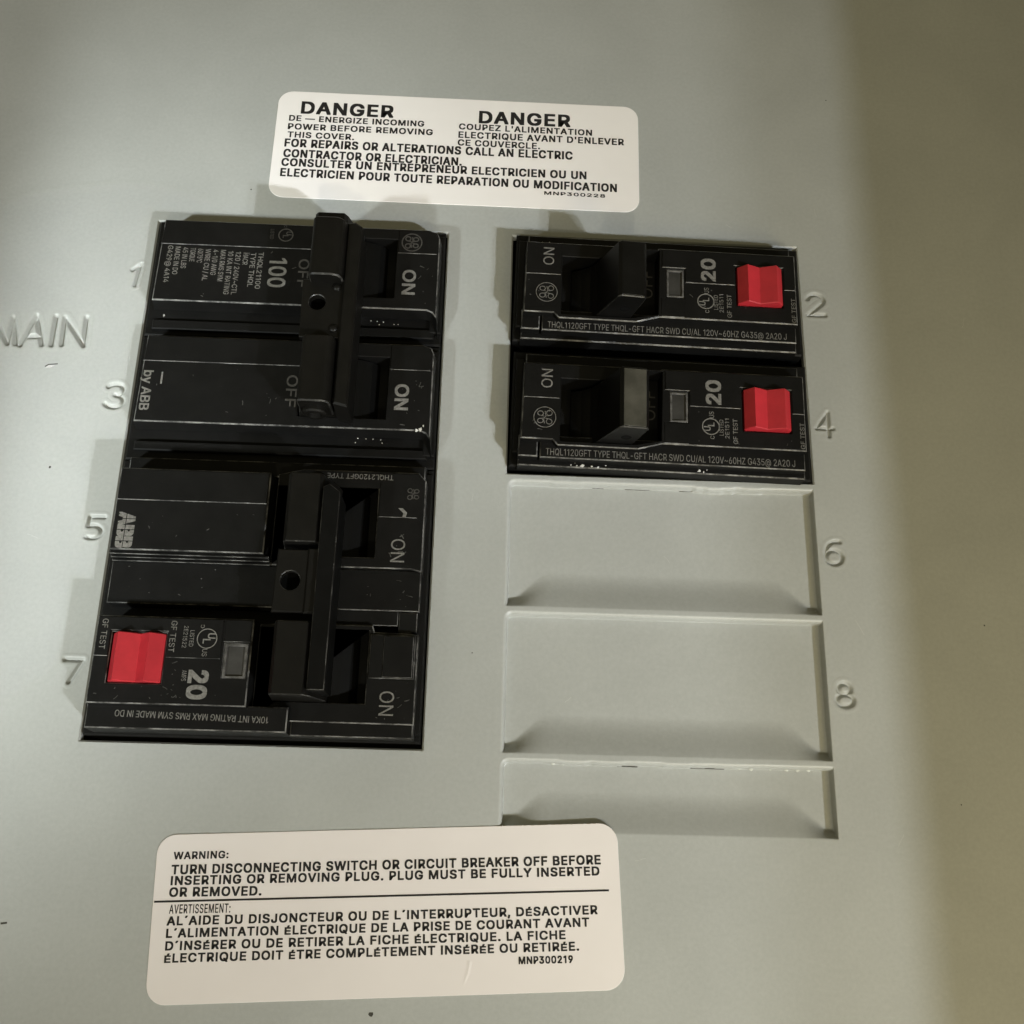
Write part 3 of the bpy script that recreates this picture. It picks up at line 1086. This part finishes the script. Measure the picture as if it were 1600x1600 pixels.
# pole 7, trip end with the button pocket and window pocket
f7 = [(-66.95, -69.9), (-41.3, -69.9), (-41.3, -55.5), (-66.95, -55.5)]
plate(mb, f7, -2, 8.6, [rect(-64.25, -55.35, -66.6, -58.25), rect(-45.75, -41.85, -65.4, -59.6)], b=0.2, taper=0.35, hole_b=[0.12, 0.06], hole_z0=-2)
plate(mb, [(-66.7, -62.3), (-64.5, -62.3), (-64.5, -58.0), (-55.1, -58.0), (-55.1, -62.3), (-46.2, -62.3), (-46.2, -55.75), (-66.7, -55.75)], 8.4, 8.8, (), b=0.1, worn='low')
plate(mb, [(-45.9, -59.4), (-41.6, -59.4), (-41.6, -55.75), (-45.9, -55.75)], 8.4, 8.74, (), b=0.08, worn='low')
plate(mb, [(-67.2, -73.7), (-34.7, -73.7), (-34.7, -69.6), (-67.2, -69.6)], -2, 7.1, (), b=0.2, taper=0.5)
plate(mb, rect(-40.9, -37.9, -43.5, -30.7), -8, 2.2, (), b=0.1, mb_edge=0)
plate(mb, rect(-41.2, -37.9, -68.6, -56.1), -8, 2.2, (), b=0.1, mb_edge=0)
# pole 7, handle end
f7b = [(-41.0, -71.7), (-14.2, -71.8), (-14.2, -56.7), (-15.6, -56.5), (-21.6, -56.4), (-22.0, -55.3), (-36.0, -55.3), (-41.0, -55.6)]
plate(mb, f7b, -2, 5.3, [rect(-40.8, -22.5, -68.5, -56.2)], b=0.2, taper=0.2, hole_b=[0.12], hole_z0=-8)
plate(mb, rect(-22.2, -14.6, -64.3, -56.9), 5.1, 5.75, (), b=0.12)
plate(mb, rect(-19.9, -14.9, -64.1, -57.1), 5.6, 5.95, (), b=0.08)
plate(mb, [(-34.5, -74.0), (-14.3, -74.0), (-14.3, -71.5), (-34.5, -71.5)], -2, 5.0, (), b=0.2, taper=0.3)
plate(mb, rect(-15.2, -13.35, -73.0, -26.5), -2, 2.0, (), b=0.18, mb_edge=0)
mb.build('case', [BLACK, WORN_GLINT], tg)
leaning_handle(-43.3, -31.2, 14.0, tg)
leaning_handle(-68.4, -56.5, 14.0, tg)
mb = MB()
plate(mb, [(-37.8, -55.0), (-30.5, -55.0), (-30.5, -44.4), (-37.6, -44.4)], 11.9, 13.2, [circle(-35.15, -49.75, 1.62, 24)], b=0.2, mb_edge=0, hole_b=[0.14], hole_edge=1)
plate(mb, rect(-32.6, -30.6, -55.2, -44.2), 12.6, 13.6, (), b=0.3, mb_edge=0)
mb.build('handle_tie', [TIE, WORN_GLINT2], tg)
mb = MB()
plate(mb, [(-30.8, -67.6), (-28.0, -67.6), (-27.9, -34.6), (-29.8, -33.2), (-30.8, -33.7)], 7.0, 14.5, (), b=0.14)
mb.build('tie_rail', [DARK, WORN_GLINT2], tg)
mb = MB()
disc(mb, -35.1, -49.6, 10.2, 2.3)
mb.build('hole_shade_disc', DEEP, tg)  # dark disc put in under the hole to keep it black
mb = MB()
prof = [(-64.1, 0), (-55.45, 0), (-55.45, 8.7), (-57.6, 10.4), (-59.5, 8.7), (-62.7, 10.4), (-64.1, 8.2)]
prism_y(mb, prof, -66.45, -58.4, 0, 0.15, 0)
mb.build('test_button', RED, tg)
mb = MB()
plate(mb, rect(-45.7, -41.9, -65.35, -59.65), 4, 8.55, [rect(-45.2, -42.35, -64.95, -60.1)], b=0.06, mb_edge=0, hole_b=[0.05])
w = mb.build('indicator_window', FRAME, tg)
mb = MB()
plate(mb, rect(-45.23, -42.32, -64.98, -60.07), 4, 8.2, (), b=0.05, mb_edge=0)
mb.build('pane', WINDOW, w)
mb = MB()
ZA, ZB, ZC = 8.66, 8.86, 5.46
vtext(mb, 'ON', -19.75, -39.95, -44.1, 2.4, ZC, 0.0)
vtext(mb, 'ON', -20.1, -66.35, -70.35, 2.4, 5.36, 0.0)
vtext(mb, '20', -51.1, -64.35, -68.75, 3.2, ZA, 0.03)
vtext(mb, 'AMPS', -52.1, -64.25, -66.0, 0.75, ZA, 0.0)
listing(mb, -48.65, -59.0, 1.6, ZB, 0.15, -1)
vtext(mb, 'c', -49.3, -57.3, -56.7, 0.8, ZB, 0.0)
vtext(mb, 'US', -49.2, -60.75, -61.95, 0.8, ZB, 0.0)
vtext(mb, 'LISTED', -51.5, -57.7, -60.4, 0.7, ZB, 0.0)
vtext(mb, '2E21522', -52.6, -57.0, -60.6, 0.7, ZB, 0.0)
vtext(mb, 'GF TEST', -54.75, -56.2, -61.4, 0.95, ZB, 0.0)
vtext(mb, 'GF TEST', -66.0, -56.2, -61.2, 0.95, ZB, 0.0)
text(mb, '10KA INT RATING MAX RMS SYM MADE IN DO', -37.7, -71.25, -62.5, -70.75, 1.05, 7.16, 0.004)
text(mb, 'THQL2120GFT TYPE', -20.1, -28.2, -31.8, -28.15, 0.95, 5.6, 0.004)
vtext(mb, 'ABB', -66.1, -37.8, -43.75, 2.75, ZA, 0.042)
mb.add([(-18.9, -34.3, 5.6), (-18.1, -34.3, 5.6), (-17.3, -35.1, 5.6), (-17.5, -35.9, 5.6), (-18.1, -35.9, 5.6), (-17.95, -35.2, 5.6)], [list(range(6))], 0)
mb.build('printed_lettering', PRINT, tg)
mb = MB()
ribbon(mb, [(-64.7, -37.5), (-64.75, -44.0)], 0.13, ZA + 0.05)
for yy in (-38.8, -40.75, -42.75):
    ribbon(mb, [(-66.3, yy), (-63.0, yy)], 0.12, ZA + 0.05)
mb.build('logo_split', BLACK, tg)
mb = MB()
vtext(mb, 'OFF', -39.9, -37.6, -43.2, 2.0, 2.26, 0.0)
mb.build('off_mark', FAINT, tg)
mb = MB()
vtext(mb, 'OFF', -40.0, -63.2, -68.4, 2.0, 2.26, 0.0)
mb.build('off_mark', FAINT, tg)
mb = MB()
monogram(mb, -16.4, -31.6, 1.5, 5.56, 0.15, -90, 0, False)
mb.build('logo', FAINT, tg)



def rubs(parent, boxes, z, n, seed):
    """short pale rubs and dust marks on the moulded faces"""
    rnd = random.Random(seed)
    mb = MB()
    for _ in range(n):
        x0, x1, y0, y1 = rnd.choice(boxes)
        x, y, a, L = rnd.uniform(x0, x1), rnd.uniform(y0, y1), rnd.uniform(0, 3.14), rnd.choice((0.15, 0.2, 0.3, 0.5, 0.9))
        ca, sa = math.cos(a), math.sin(a)
        ribbon(mb, [(x - ca * L / 2, y - sa * L / 2), (x + sa * .05, y - ca * .05), (x + ca * L / 2, y + sa * L / 2)], rnd.uniform(0.06, 0.15), z, 0)
    o = mb.build('scuff', BSCR, parent)
    o['kind'] = 'stuff'
    return o


rubs(t100, [(-66, -41, 6.5, 17), (-66, -41, -18, -8), (-20, -15, 7, 16), (-20, -15, -18, -9)], ZF + 0.03, 34, 3)
rubs(tg, [(-66, -42, -43.5, -36), (-66, -46, -69, -67), (-54, -52, -69, -63)], 8.63, 26, 4)
rubs(tg, [(-66, -40, -52, -46), (-27, -15, -52, -46)], 4.73, 16, 5)
rubs(tg, [(-21, -15, -44, -37), (-21, -15, -71, -65)], 5.43, 12, 6)
rubs(b2, [(-25, -19, -7.4, 0), (6, 14, -7, -0.5), (1, 26, -7.3, -4.4)], 6.63, 14, 7)
rubs(b4, [(-25, -19, -7.4, 0), (6, 14, -7, -0.5), (1, 26, -7.3, -4.4)], 6.63, 14, 8)

bpy.data.objects.remove(_to)
bpy.context.view_layer.update()
